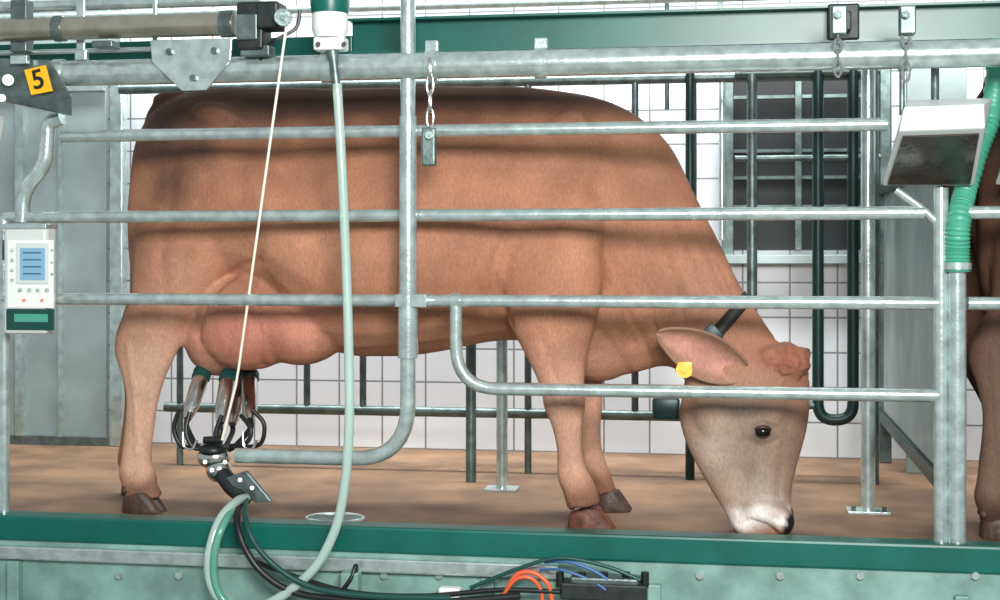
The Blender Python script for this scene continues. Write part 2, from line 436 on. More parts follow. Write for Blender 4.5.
# number plate & bracket on left
nb = empty('stall_number_tag')
TY = VY - .08
mk('bracket', merge(hull([W(-5, 58, TY + .03), W(50, 60, TY + .03), W(72, 96, TY + .03), W(72, 116, TY + .05), W(20, 104, TY + .04), W(-5, 96, TY + .03), W(-5, 58, TY + .1), W(50, 60, TY + .1), W(72, 96, TY + .1), W(72, 116, TY + .1), W(-5, 100, TY + .1)], .003)), galv_dark, nb, False)
mk('plate_edge', box(W(10, 64, TY), W(30, 56, TY + .02), .002), galv, nb, False)
tg = [W(24, 70, TY), W(45, 65, TY), W(52, 91, TY), W(31, 95, TY)]
mk('yellow_plate', hull(tg + [v + Vector((0, .008, 0)) for v in tg], .001), yellow, nb, False)
td = bpy.data.curves.new('numeral', 'FONT'); td.body = '5'; td.size = .085; td.align_x = 'CENTER'; td.align_y = 'CENTER'; td.extrude = .001; td.offset = .001
to = bpy.data.objects.new('numeral', td); scene.collection.objects.link(to)
to.location = W(38, 80, TY - .003); to.rotation_euler = (math.radians(90), math.radians(-13), 0); td.materials.append(black); to.parent = nb
mk('valve_knobs', merge(sweep([W(8, 80, TY + .0), W(8, 80, TY + .03)], .018, 14), sweep([W(2, 98, TY), W(2, 98, TY + .03)], .012, 14)), steel, nb)

# ------------------------------------------------------------------ control box
cb = empty('milking_control_panel')
CY = RY - .09
mk('case', box(W(3, 334, CY), W(57, 226, CY + .07), .012), cream, cb, False)
mk('face', box(W(7, 308, CY - .004), W(54, 240, CY), .002), white, cb, False)
mk('screen_bezel', box(W(16, 284, CY - .008), W(49, 243, CY - .004), .002), cream, cb, False)
mk('screen', box(W(20, 280, CY - .010), W(45, 248, CY - .007)), lcd, cb, False)
lt = mat('lcd_text', (70, 105, 130), 0, .4)
mk('screen_text', merge(*[box(W(23, y + 1.5, CY - .0108), W(41, y, CY - .0099)) for y in (252, 259, 266, 273)]), lt, cb, False)
mk('green_strip', box(W(6, 330, CY - .004), W(55, 309, CY), .002), grn_rubber, cb, False)
mk('green_logo', box(W(14, 322, CY - .006), W(48, 314, CY - .003), .001), duct_green, cb, False)
bt = []
for py in (250, 260, 270, 280): bt.append(sweep([W(12, py, CY - .004), W(12, py, CY - .01)], .005, 12))
for py in (250, 262, 274): bt.append(sweep([W(52, py, CY - .004), W(52, py, CY - .01)], .004, 12))
for px in (20, 29, 38, 47): bt.append(sweep([W(px, 290, CY - .004), W(px, 290, CY - .01)], .006, 12))
mk('buttons', merge(*bt), galv_dark, cb)
mk('buttons_red', merge(*[sweep([W(px, 300, CY - .004), W(px, 300, CY - .01)], .005, 12) for px in (24, 42)]), orange, cb)
mk('mount', box(W(2, 260, CY + .07), W(12, 240, RY - .015)), galv_dark, cb, False)
mk('top_lip', box(W(2, 229, CY - .006), W(58, 224, CY + .075), .003), galv, cb, False)

# ------------------------------------------------------------------ rear rails
bk = empty('rear_railing')
QY = 1.2
z = ZW(413, QY); pipe('rail_low', [(XW(165, QY), QY, z), (XW(690, QY), QY, z)], .02, galv_dark, bk)
z2 = ZW(395, QY); pipe('rail_low_b', [(XW(640, QY), QY + .1, z2), (XW(860, QY), QY + .1, z2)], .012, galv_dark, bk)
z3 = ZW(82, QY); pipe('rail_top', [(XW(120, QY), QY, z3), (XW(870, QY), QY, z3)], .02, galv_dark, bk)
for i, px in enumerate((180, 307, 363, 528, 635, 693)):
    zb_ = ZW(413, QY, px)
    pipe('post_%d' % i, [(XW(px, QY), QY, zb_ if px not in (180, 528) else 0), (XW(px, QY), QY, z3)], .014, galv_dark, bk)
post = empty('support_post')
PYY = .78
pipe('tube', [(XW(502, PYY), PYY, 0), (XW(502, PYY), PYY, 1.0)], .021, galv, post)
mk('base_plate', box((XW(502, PYY) - .06, PYY - .05, 0), (XW(502, PYY) + .06, PYY + .05, .01), .002), galv, post, False)
pipe('tube_back', [(XW(471, .95), .95, 0), (XW(471, .95), .95, 1.0)], .02, galv_dark, post)
pipe('tie', [(XW(471, .95), .95, .98), (XW(502, PYY), PYY, .98)], .015, galv_dark, post)
post2 = empty('support_post')
P2 = .52
pipe('tube', [(XW(868, P2), P2, 0), (XW(868, P2), P2, W(868, 60, P2).z)], .024, galv, post2)
mk('base_plate', box((XW(868, P2) - .07, P2 - .05, 0), (XW(868, P2) + .07, P2 + .05, .01), .002), galv, post2, False)
mk('bolts', merge(*[sweep([(XW(868, P2) + dx, P2 - .03, .01), (XW(868, P2) + dx, P2 - .03, .025)], .009, 6) for dx in (-.05, .05)]), galv_dark, post2, False)
hg = empty('head_gate')
HY = 1.15
pipe('loop', [W(818, 60, HY), W(818, 420, HY), W(853, 420, HY), W(853, 60, HY)], .022, green_dark, hg, rad=.08)
pipe('bar', [W(752, 74, HY), W(752, 405, HY)], .02, galv_dark, hg)
zh = W(800, 405, HY).z; pipe('cross_low', [(XW(700, HY), HY, zh), (XW(818, HY), HY, zh)], .016, galv_dark, hg)
zh = W(800, 158, HY).z; pipe('cross_high', [(XW(735, HY), HY, zh), (XW(880, HY), HY, zh)], .012, galv_dark, hg)
zh = W(800, 72, HY).z; pipe('cross_top', [(XW(735, HY), HY, zh), (XW(880, HY), HY, zh)], .016, galv_dark, hg)
pipe('leg', [(XW(690, HY), HY, 0), (XW(690, HY), HY, W(690, 60, HY).z)], .018, green_dark, hg)
pipe('leg_right', [(XW(872, HY), HY, 0), (XW(872, HY), HY, W(872, 60, HY).z)], .026, galv_dark, hg)

# ------------------------------------------------------------------ COW
def loft(secs, n=28, seg=5, ex=2.2):
    """secs: (dorsal px,py, ventral px,py, Y, halfwidth, k, yaw_deg)"""
    rows = []
    for s in secs:
        dx, dy, vx, vy, Y, w = s[:6]; k = s[6] if len(s) > 6 else 0; yw = math.radians(s[7] if len(s) > 7 else 0)
        A = W(dx, dy, Y); Bq = W(vx, vy, Y); c = (A + Bq) / 2; u = (A - Bq) / 2
        v = Vector((math.sin(yw) * w, math.cos(yw) * w, 0))
        rows.append([*c, *u, *v, k])
    rows = crom(rows, seg)
    V = []; Fs = []
    for q in rows:
        c = Vector(q[0:3]); u = Vector(q[3:6]); v = Vector(q[6:9]); k = q[9]
        for i in range(n):
            a = 2 * math.pi * i / n; ca, sa = math.cos(a), math.sin(a)
            cc = math.copysign(abs(ca) ** (2 / ex), ca); ss = math.copysign(abs(sa) ** (2 / ex), sa)
            V.append(c + u * cc + v * ss * (1 + k * cc))
    N = len(rows)
    for i in range(N - 1):
        for j in range(n): Fs.append((i * n + j, i * n + (j + 1) % n, (i + 1) * n + (j + 1) % n, (i + 1) * n + j))
    Fs.append(tuple(range(n))[::-1]); Fs.append(tuple((N - 1) * n + j for j in range(n)))
    return V, Fs
def shift(vf, d): return [v + d for v in vf[0]], vf[1]

T = .29
trunk = [
 (150, 165, 148, 240, T, .05), (146, 140, 143, 285, T, .13), (152, 119, 150, 305, T, .17), (168, 103, 168, 305, T, .205, -.1),
 (200, 90, 200, 300, T, .245, -.16), (235, 86, 240, 285, T, .265, -.22), (275, 88, 285, 300, T, .275, -.3), (330, 88, 335, 348, T, .305, -.33), (390, 87, 390, 357, T, .33, -.33),
 (440, 86, 440, 351, T, .325, -.3), (490, 87, 490, 342, T, .295, -.24), (535, 88, 528, 342, T, .255, -.18), (575, 93, 560, 356, .28, .225, -.14), (610, 102, 590, 372, .27, .19, -.1),
 (642, 119, 612, 376, .26, .155, -.1), (668, 144, 630, 374, .25, .125), (688, 178, 645, 370, .23, .105), (704, 213, 656, 367, .21, .095),
 (724, 253, 664, 366, .19, .088), (744, 291, 674, 368, .17, .084), (764, 323, 688, 378, .15, .08), (782, 350, 705, 398, .13, .07)]
HYD = .12
YA = 22
head = [
 (786, 346, 718, 352, HYD, .055, 0, YA), (803, 357, 690, 368, HYD, .085, .05, YA), (808, 378, 684, 392, HYD, .096, .08, YA), (809, 402, 680, 414, HYD, .100, .10, YA), (806, 425, 684, 436, HYD, .098, .12, YA),
 (801, 447, 692, 456, HYD, .086, .05, YA), (796, 468, 704, 477, HYD, .074, .0, YA), (792, 488, 717, 497, HYD - .01, .066, -.05, YA), (791, 503, 727, 513, HYD - .02, .067, -.05, YA),
 (793, 516, 734, 527, HYD - .03, .071, 0, YA), (791, 528, 743, 534, HYD - .035, .064, 0, YA), (781, 536, 756, 538, HYD - .035, .034, 0, YA)]
N1 = .13
hind = [
 (150, 165, 232, 150, N1 + .08, .06), (141, 200, 254, 185, N1 + .04, .105), (136, 240, 254, 228, N1 + .01, .118), (134, 270, 236, 262, N1, .11), (133, 296, 212, 292, N1, .09), (125, 318, 195, 318, N1, .068),
 (117, 338, 184, 340, N1, .055), (116, 354, 175, 358, N1, .049), (122, 374, 166, 378, N1, .041), (126, 400, 158, 404, N1, .035), (125, 430, 153, 433, N1, .033), (122, 458, 151, 458, N1, .036),
 (119, 474, 155, 472, N1, .041), (123, 488, 158, 484, N1, .036), (125, 500, 163, 498, N1, .036)]
fore = [
 (520, 175, 590, 165, .12, .04), (505, 215, 603, 215, .10, .065), (500, 255, 604, 262, .08, .080), (502, 290, 600, 300, .07, .083), (506, 318, 596, 325, .07, .074), (518, 342, 590, 348, .07, .061),
 (531, 368, 585, 370, .07, .049), (541, 390, 584, 391, .07, .045), (544, 407, 585, 407, .07, .047), (551, 425, 583, 426, .07, .038), (556, 448, 583, 450, .07, .031), (557, 468, 586, 468, .07, .034),
 (558, 480, 592, 479, .07, .039), (564, 494, 597, 491, .07, .035), (567, 508, 601, 504, .07, .036)]
fore2 = [
 (515, 240, 600, 240, .42, .07), (530, 300, 610, 300, .42, .08), (545, 335, 612, 335, .42, .07), (560, 365, 606, 365, .42, .05), (570, 390, 603, 388, .42, .045), (573, 404, 603, 402, .42, .045),
 (577, 422, 601, 420, .42, .036), (580, 445, 601, 444, .42, .030), (582, 462, 605, 460, .42, .034), (585, 472, 608, 468, .42, .036), (592, 484, 613, 480, .42, .033), (596, 496, 618, 492, .42, .033)]
farshift = W(140, 400, N1 + .34) - W(140, 400, N1); farshift.z = 0
farshift.x -= .01
parts = [loft(trunk), loft(head), loft(hind, 22), shift(loft(hind, 22), farshift), loft(fore, 22), loft(fore2, 22)]
def el(px, py, Y, r, rot=None): return ellipsoid(W(px, py, Y), r, 20, rot)
Ry = lambda d: Matrix.Rotation(math.radians(d), 3, 'Y')
parts += [
 el(214, 116, .12, (.085, .05, .05), Ry(10)), el(214, 116, .46, (.085, .05, .05), Ry(10)),       # hook bones
 el(159, 136, .20, (.045, .04, .05)), el(159, 136, .38, (.045, .04, .05)),       # pin bones
 el(174, 99, .29, (.08, .035, .03)),                                            # tail head
 el(222, 205, .12, (.12, .08, .15), Ry(-20)),                                    # thigh
 el(555, 190, .14, (.12, .055, .27), Ry(14)), el(555, 190, .45, (.11, .065, .26), Ry(14)),  # shoulder blades
 el(586, 268, .11, (.08, .06, .10)),
 el(600, 345, .26, (.13, .12, .12)),                                             # brisket
 el(250, 322, .14, (.185, .14, .165)), el(222, 334, .24, (.13, .16, .145)), el(300, 324, .15, (.17, .14, .138)), el(252, 318, .40, (.18, .12, .155)), el(325, 324, .24, (.17, .17, .10)), # udder
 el(350, 332, .27, (.16, .13, .07)),
 el(716, 412, .06, (.075, .045, .095), Ry(-10)),                                  # cheek
 el(770, 416, .05, (.046, .028, .028)), el(799, 406, .19, (.034, .03, .032)),    # brow ridges
 el(789, 362, .11, (.065, .085, .060)), el(772, 358, .08, (.05, .05, .04)),       # poll
 el(766, 512, .07, (.088, .066, .052), Ry(15)), el(782, 521, .065, (.042, .058, .044)), el(752, 528, .09, (.058, .052, .037)),    # muzzle
 el(742, 450, .06, (.03, .02, .08), Ry(-18)),                                   # facial crest
]
# teats
for px, py, Y in ((205, 366, .17), (231, 368, .15), (242, 367, .40), (250, 366, .30)):
    parts.append(sweep([W(px, py - 18, Y), W(px - 1, py, Y), W(px - 2, py + 12, Y)], [.024, .015, .011], 12))
# tail
tp = smooth_path([W(170, 102, .29), W(154, 116, .29), (W(147, 150, .29)), W(146, 220, .31), W(147, 300, .31), W(147, 380, .31), W(146, 430, .31)], 8)
tr = [.035 - .02 * min(1, i / 20) for i in range(len(tp))]
for i in range(len(tp)):
    if i > len(tp) - 12: tr[i] = .015 + .014 * math.sin(math.pi * (i - len(tp) + 12) / 12)
parts.append(sweep(tp, tr, 12))

raw = mk('cow_raw', merge(*parts), coat)
md = raw.modifiers.new('remesh', 'REMESH'); md.mode = 'VOXEL'; md.voxel_size = .0075; md.adaptivity = 0
ms = raw.modifiers.new('smooth', 'SMOOTH'); ms.factor = .5; ms.iterations = 16
bpy.context.view_layer.update()
dg = bpy.context.evaluated_depsgraph_get()
body_me = bpy.data.meshes.new_from_object(raw.evaluated_get(dg))
bpy.data.objects.remove(raw)
body_me.name = 'cow_body'

# anatomical relief: (polyline, height, width)
def seg_dist(p, pts):
    best = 9
    for a, b in zip(pts[:-1], pts[1:]):
        ab = b - a; t = max(0, min(1, (p - a).dot(ab) / max(1e-9, ab.length_squared))); best = min(best, (p - a - ab * t).length)
    return best
def L2(Y, *pp): return [Vector((W(a, b, Y).x, 0, W(a, b, Y).z)) for a, b in pp]
relief = [
 (L2(0, (505, 235), (492, 270), (497, 300), (508, 325)), -.012, .016),
 (L2(0, (484, 240), (474, 275), (482, 310)), -.006, .012), (L2(0, (466, 250), (458, 285), (462, 318)), -.004, .012),
 (L2(0, (600, 250), (622, 300), (628, 345)), -.012, .022),
 (L2(0, (600, 112), (580, 180), (560, 240)), .012, .03),       # scapular spine
 (L2(0, (520, 120), (500, 170), (494, 230)), -.010, .04),
 (L2(0, (612, 135), (640, 190), (655, 240)), -.014, .045),      # hollow in front of shoulder
 (L2(0, (262, 130), (275, 165)), -.030, .07),                   # flank hollow
 (L2(0, (225, 130), (262, 200), (270, 250)), .008, .03),
 (L2(0, (170, 140), (164, 200), (158, 260), (160, 300)), -.007, .026),  # thigh muscle groove
 (L2(0, (208, 150), (192, 220), (180, 280)), -.004, .03),
 (L2(0, (270, 97), (350, 97), (450, 97), (540, 100)), -.008, .025), # loin edge
 (L2(.12, (690, 215), (712, 262), (728, 300)), -.006, .010), (L2(.12, (672, 225), (694, 270), (706, 310)), -.006, .010), (L2(.12, (654, 235), (676, 285), (684, 325)), -.005, .010),
 (L2(.12, (706, 230), (722, 268), (738, 305)), -.006, .009), (L2(.12, (636, 260), (650, 300), (655, 335)), -.004, .010),
 (L2(.12, (618, 300), (640, 335), (652, 368)), -.007, .012), (L2(.12, (600, 330), (618, 355), (628, 378)), -.006, .012),
 (L2(.12, (681, 222), (703, 266), (717, 304)), .003, .008), (L2(.12, (663, 232), (685, 278), (695, 318)), .003, .008), (L2(.12, (650, 320), (662, 345), (668, 372)), -.008, .010),
 (L2(0, (196, 104), (214, 108), (240, 122)), .010, .018), (L2(0, (222, 132), (240, 150)), -.012, .03), (L2(0, (172, 118), (190, 130)), -.010, .028),
 (L2(0, (256, 262), (228, 270), (202, 296), (188, 335)), -.013, .016),
 (L2(.1, (345, 352), (400, 349), (450, 343)), -.006, .012),
 (L2(.1, (262, 300), (268, 335), (264, 366)), -.012, .014),      # udder quarters
 (L2(.05, (124, 345), (128, 390), (132, 455)), .006, .010), (L2(.05, (140, 375), (140, 455)), -.004, .008),
 (L2(.03, (556, 400), (575, 398)), .006, .014), (L2(.03, (540, 330), (556, 380)), -.005, .012),
 (L2(.03, (728, 395), (742, 440), (738, 470)), -.006, .014),    # jaw / cheek
 (L2(.03, (786, 430), (782, 470), (780, 495)), -.005, .012),
 (L2(.03, (738, 525), (752, 520), (766, 524), (776, 532)), -.009, .005),   # mouth
 (L2(.03, (776, 517), (779, 519)), -.012, .006),   # nostril
 (L2(.03, (766, 514), (774, 508), (784, 510)), .005, .006),
 (L2(.03, (748, 441), (763, 447), (778, 441)), -.005, .005), (L2(.03, (750, 423), (763, 419), (777, 424)), .004, .006)]
for i in range(9):
    x = 330 + i * 22
    relief.append((L2(0, (x + 14, 135), (x + 4, 200), (x - 12, 290)), .0014, .018))
norms = [v.normal.copy() for v in body_me.vertices]
bounds = []
for pts, dep, wd in relief:
    xs = [p.x for p in pts]; zs = [p.z for p in pts]
    bounds.append((min(xs) - wd * 3, max(xs) + wd * 3, min(zs) - wd * 3, max(zs) + wd * 3))
xhead = W(690, 400, .1).x
poll = W(789, 360, .1)
for v, nrm in zip(body_me.vertices, norms):
    far_head = v.co.y > .14 and v.co.x > xhead
    f = max(0.0, min(1.0, (abs(nrm.y) - .1) / .3))
    if f > 0 and not far_head:
        p = Vector((v.co.x, 0, v.co.z)); d = 0
        for (pts, dep, wd), bb in zip(relief, bounds):
            if bb[0] < p.x < bb[1] and bb[2] < p.z < bb[3]:
                q = seg_dist(p, pts)
                d += dep * math.exp(-(q / wd) ** 2)
        if d: v.co += nrm * d * f * .8
    v.co += nrm * noise.noise(v.co * 6.0) * .005
    dp = (v.co - poll).length
    if dp < .11: v.co += nrm * (noise.noise(v.co * 38) * .010 + noise.noise(v.co * 80) * .005) * min(1, (.11 - dp) / .04)

# coat colour: base + patches
PATCH = [ # px,py, rx, rz, colour, strength
 (345, 76, 1.2, .15, (76, 48, 36), .9), (345, 112, 1.1, .12, (112, 74, 54), .55),
 (150, 130, .15, .10, (50, 40, 38), .95), (168, 185, .08, .09, (66, 50, 46), .8), (200, 150, .05, .07, (80, 60, 52), .6), (300, 100, .22, .06, (62, 42, 34), .65), (490, 98, .4, .05, (74, 47, 36), .55),
 (250, 105, .07, .07, (58, 44, 38), .6),
 (640, 160, .16, .12, (136, 90, 64), .6), (560, 270, .2, .16, (186, 126, 92), .6),
 (400, 230, .5, .16, (172, 116, 86), .5), (300, 250, .25, .1, (198, 140, 106), .55), (450, 290, .3, .06, (150, 94, 66), .4),
 (230, 335, .28, .12, (196, 118, 98), .9), (300, 330, .15, .09, (200, 126, 104), .75), (400, 340, .35, .06, (204, 144, 112), .6),
 (185, 290, .16, .12, (200, 148, 118), .6), (160, 240, .1, .12, (158, 106, 80), .5),
 (145, 390, .16, .22, (212, 168, 140), .9), (140, 460, .16, .12, (208, 162, 134), .85), (140, 494, .14, .035, (100, 66, 52), .8),
 (560, 400, .16, .16, (208, 156, 128), .85), (578, 460, .14, .14, (202, 152, 124), .85), (582, 500, .14, .05, (112, 68, 52), .8), (575, 398, .035, .05, (120, 84, 68), .55),
 (700, 300, .14, .14, (162, 116, 90), .6), (610, 350, .1, .1, (146, 98, 74), .5),
 (745, 425, .19, .15, (148, 124, 106), .95), (755, 485, .14, .12, (158, 140, 124), .95), (710, 450, .07, .12, (188, 168, 150), .7), (705, 395, .06, .05, (158, 124, 102), .6),
 (763, 434, .035, .028, (86, 62, 52), .85), (790, 440, .03, .12, (120, 96, 82), .6), (750, 470, .02, .05, (130, 108, 92), .4),
 (789, 362, .075, .06, (150, 86, 64), .95),
 (765, 515, .10, .020, (238, 230, 222), 1.0), (745, 520, .05, .028, (238, 230, 222), .95), (766, 500, .05, .012, (205, 192, 180), .6)]
PP = []
for px, py, rx, rz, col, s in PATCH:
    g_ = sum(col) / 3; col = tuple(q + (g_ - q) * .10 for q in col)
    p = W(px, py, .06 if px > 640 and py > 320 else .05); PP.append((p.x, p.z, rx, rz, Vector(lin(col)[:3]), s))
base = Vector(lin((162, 111, 84))[:3])
ca = body_me.color_attributes.new('coat', 'FLOAT_COLOR', 'POINT')
npad = W(786, 524, .05); npad2 = W(787, 520, .1); nosec = Vector(lin((28, 24, 26))[:3])
data = []
for v in body_me.vertices:
    c = base.copy(); co = v.co
    jx = (noise.noise(co * 9) + .5 * noise.noise(co * 22)) * .035; jz = (noise.noise(co * 9 + Vector((5, 5, 5))) + .5 * noise.noise(co * 22 + Vector((9, 5, 5)))) * .035
    for x, z, rx, rz, col, s in PP:
        small = min(1, rx / .1)
        d = ((co.x + jx * small - x) / rx) ** 2 + ((co.z + jz * small - z) / rz) ** 2
        if d < 5: c = c.lerp(col, s * math.exp(-d * .9))
    if co.x > npad.x - .08 and co.z < .2:
        dn = min((co - npad).length, (co - npad2).length) + noise.noise(co * 60) * .004
        c = c.lerp(nosec, max(0, min(1, (.042 - dn) / .008)))
    data += [c.x, c.y, c.z, 1]
ca.data.foreach_set('color', data)
body_me.materials.clear(); body_me.materials.append(coat)
body_me.shade_smooth()

bvh = BVHTree.FromPolygons([v.co for v in body_me.vertices], [tuple(p.vertices) for p in body_me.polygons])
def on_body(px, py):
    d = (W(px, py, .3) - CAM).normalized(); h = bvh.ray_cast(CAM, d)
    return (h[0], h[1]) if h[0] is not None else (W(px, py, .06), Vector((0, -1, 0)))

def claw(c, L, Wd, Hh):
    pts = []
    for k in range(14):
        a = 2 * math.pi * k / 14; x = math.cos(a) * L * .5; y = math.sin(a) * Wd * .5
        pts.append(c + Vector((x + (.012 if x > 0 else 0), y * (1 - .25 * max(0, math.cos(a))), 0)))
        pts.append(c + Vector((x * 1.0 + .006, y, .012)))
        pts.append(c + Vector((x * .68 - L * .12, y * .9, Hh * (.95 if x > 0 else .7))))
    return hull(pts, .002)
hooves = [(W(143, 512, N1), .13, horn), (W(143, 512, N1) + farshift, .125, horn), (W(590, 530, .07), .14, horn_r), (W(611, 512, .42), .12, horn)]
def build_cow(name, off, cmat, full=True):
    e = empty(name)
    me = body_me if full else body_me.copy()
    hv = [(c.copy(), L, hm) for c, L, hm in hooves]
    if not full:
        me.materials[0] = cmat
        def lean(p): return .8 * max(0.0, p.y - .13) * max(0.0, min(1.0, 1.25 - p.z / .8))
        for v in me.vertices: v.co.x += lean(v.co)
        for c, L, hm in hv: c.z = 0; c.x += lean(c)
    b = bpy.data.objects.new('body', me); scene.collection.objects.link(b); b.parent = e
    for i, (c, L, hm) in enumerate(hv):
        c = c.copy(); c.z = 0
        mk('hoof_%d' % (i + 1), merge(claw(c + Vector((0, -.026, 0)), L, .05, .072), claw(c + Vector((0, .026, 0)), L, .05, .072),
            ellipsoid(c + Vector((-.055, -.022, .075)), (.014, .011, .014), 10), ellipsoid(c + Vector((-.055, .022, .075)), (.014, .011, .014), 10)), hm if full else horn, e)
    # eyes
    p, n_ = on_body(763, 432)
    mk('eye', ellipsoid(p + n_ * -.010, (.026, .026, .021), 24), eye_m, e)
    t1 = n_.cross(Vector((0, 0, 1))).normalized(); t2 = n_.cross(t1).normalized()
    if t2.z < 0: t2 = -t2
    ring = []
    for k in range(24):
        a = 2 * math.pi * k / 24
        ring.append(p + t1 * .027 * math.cos(a) + t2 * (.0165 if math.sin(a) > 0 else .016) * math.sin(a) + n_ * (.004 - .010 * math.cos(a) ** 2))
    mk('eyelid', sweep(ring, [.003 + (.003 * math.sin(math.pi * k / 12) if 0 < k < 12 else 0) for k in range(24)], 8, closed=True), lid_m, e)
    far = W(803, 424, .22)
    mk('eye_far', ellipsoid(far + Vector((-.016, -.006, 0)), (.02, .02, .017), 16), eye_m, e)
    # ears
    def ear(base, tip, width, nrm, inner, nm):
        ax = tip - base; L = ax.length; ax.normalize(); sd = ax.cross(nrm).normalized(); nn = sd.cross(ax).normalized()
        V = []; Fs = []; nu, nv = 18, 12
        for i in range(nu + 1):
            t = i / nu
            wd = width * (math.sin(math.pi * min(1, (t * .84 + .12))) ** .8) * (1 - .1 * t)
            if i == nu: wd = .006
            for j in range(nv + 1):
                s = j / nv * 2 - 1
                cup = (1 - s * s) * width * .6 * math.sin(math.pi * (t * .8 + .15))
                V.append(base + ax * (L * t) + sd * (wd * s) - nn * cup + nn * .012 * math.sin(t * 5))
        for i in range(nu):
            for j in range(nv):
                a = i * (nv + 1) + j; Fs.append((a, a + 1, a + nv + 2, a + nv + 1))
        o = mk(nm, (V, Fs), coat if full else cmat, e, recalc=False)
        m_ = o.data; ca_ = m_.color_attributes.new('coat', 'FLOAT_COLOR', 'POINT')
        for idx, v in enumerate(m_.vertices):
            i, j = divmod(idx, nv + 1); s = abs(j / nv * 2 - 1)
            col = Vector(lin(inner)[:3]).lerp(Vector(lin((140, 108, 88))[:3]), max(0, min(1, s ** 3 + .1 + .5 * (i / nu) ** 3 + .3 * (noise.noise(v.co * 50) + .2))))
            ca_.data[idx].color = (*col, 1)
        so = o.modifiers.new('thick', 'SOLIDIFY'); so.thickness = .010; so.offset = 0
        ss = o.modifiers.new('sub', 'SUBSURF'); ss.levels = 1; ss.render_levels = 2
        return o
    ear(W(744, 374, .03), W(657, 334, -.02), .078, Vector((.15, -.9, -.2)), (198, 144, 128), 'ear_near')
    ear(W(790, 374, .19), W(814, 352, .30), .045, Vector((.5, -.8, -.2)), (140, 84, 64), 'ear_far')
    if full:
        mk('ear_tag', merge(sweep([W(684, 370, -.045), W(684, 370, -.039)], .025, 18), box(W(678, 376, -.044), W(692, 362, -.04), .001), sweep([W(684, 370, -.052), W(684, 370, -.039)], .009, 12)), yellow, e)
        # collar
        A = W(745, 300, .165); Bq = W(668, 388, .165)
        cc = (A + Bq) / 2; u = (A - Bq).normalized()
        V = []; Fs = []; axn = Vector((u.z, 0, -u.x)).normalized()
        for i in range(48):
            a = 2 * math.pi * i / 48; dr = u * math.cos(a) + Vector((0, math.sin(a), 0))
            for sgn in (-1, 1):
                o_ = cc + axn * (.020 * sgn); h = bvh.ray_cast(o_, dr, .5)
                V.append((h[0] if h[0] is not None else o_ + dr * .15) + dr * .003)
        for i in range(48): j = (i + 1) % 48; Fs.append((2 * i, 2 * i + 1, 2 * j + 1, 2 * j))
        st = mk('collar_strap', (V, Fs), strap_m, e); so = st.modifiers.new('t', 'SOLIDIFY'); so.thickness = .006; so.offset = 0
        mk('collar_transponder', box(W(652, 420, .14), W(680, 397, .19), .01), green_dark, e)
        mk('collar_buckle', hull([W(698, 336, .045), W(712, 322, .045), W(724, 336, .045), W(710, 347, .045), W(698, 336, .08), W(712, 322, .08), W(724, 336, .08), W(710, 347, .08)], .003), green_dark, e)
    e.location = off
    return e
build_cow('cow', Vector((0, 0, 0)), coat)
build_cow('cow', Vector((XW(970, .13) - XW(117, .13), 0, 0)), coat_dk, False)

# ------------------------------------------------------------------ milking cluster
mc = empty('milking_cluster')
cups = [((203, 371, .17), (189, 414, .06)), ((229, 374, .15), (221, 418, .03)), ((241, 375, .36), (233, 420, .2)), ((250, 374, .28), (250, 416, .12))]
rub = []; shell = []; tubes = []
cw = W(216, 452, .0)
for (a, b) in cups:
    A = W(*a); Bq = W(*b); d = (Bq - A).normalized()
    rub.append(sweep([A - d * .012, A + d * .002, A + d * .03, A + d * .034], [.022, .031, .031, .026], 20))
    L = (Bq - A).length
    shell.append(sweep([A + d * .034, A + d * .05, A + d * (L - .03), A + d * L, A + d * (L + .02)], [.026, .0275, .0255, .019, .013], 20))
    e2 = A + d * (L + .02)
    tubes.append(sweep(smooth_path([e2, e2 + Vector((0, 0, -.03)), (e2 + cw) / 2 + Vector((0, -.02, -.04)), cw + Vector((0, 0, .01))], 6), .009, 10))
mk('teat_cup_mouthpieces', merge(*rub), grn_rubber, mc)
mk('teat_cup_shells', merge(*shell), steel, mc)
mk('short_milk_tubes', merge(*tubes), black, mc)
loops = [[(180, 408, .0), (174, 428, 0), (182, 446, 0), (200, 446, 0)], [(190, 412, .0), (186, 432, -.02), (194, 448, -.02), (208, 446, -.01)],
         [(252, 410, .0), (264, 424, 0), (260, 444, 0), (238, 448, 0)], [(241, 415, .0), (251, 430, -.02), (246, 443, -.02), (230, 446, 0)], [(222, 415, -.02), (216, 432, -.03), (218, 446, -.03), (218, 452, -.02)]]
mk('pulse_tubes', merge(*[sweep(smooth_path([W(*q) for q in l], 6), .0075, 10) for l in loops]), black, mc)
mk('hook_rings', merge(*[sweep(smooth_path([W(px, 432, -.02), W(px + 1, 446, -.025), W(px + 9, 449, -.025), W(px + 14, 440, -.02)], 6), .0045, 8) for px in (183, 243)]), steel, mc)
mk('claw_bowl', merge(ellipsoid(W(214, 457, -.01), (.055, .05, .04), 22), ellipsoid(W(219, 470, -.02), (.042, .04, .04), 18)), steel, mc)
mk('claw_cover', merge(ellipsoid(W(213, 450, -.02), (.045, .045, .025), 20), sweep([W(204, 440, -.04), W(222, 440, -.04)], .012, 10)), black, mc)
mk('claw_outlet', sweep([W(219, 470, -.03), W(232, 486, -.05), W(246, 502, -.08)], [.026, .03, .022], 16), dark, mc)
v1 = [W(226, 478, -.08), W(246, 471, -.08), W(272, 502, -.08), W(256, 503, -.08), W(238, 494, -.08)]
mk('claw_bracket', hull(v1 + [q + Vector((0, .02, 0)) for q in v1], .003), galv_dark, mc, False)
mk('claw_screws', merge(*[sweep([W(px, py, -.09), W(px, py, -.075)], .007, 10) for px, py in ((240, 480), (252, 488), (205, 462), (225, 462), (212, 470))]), steel, mc)

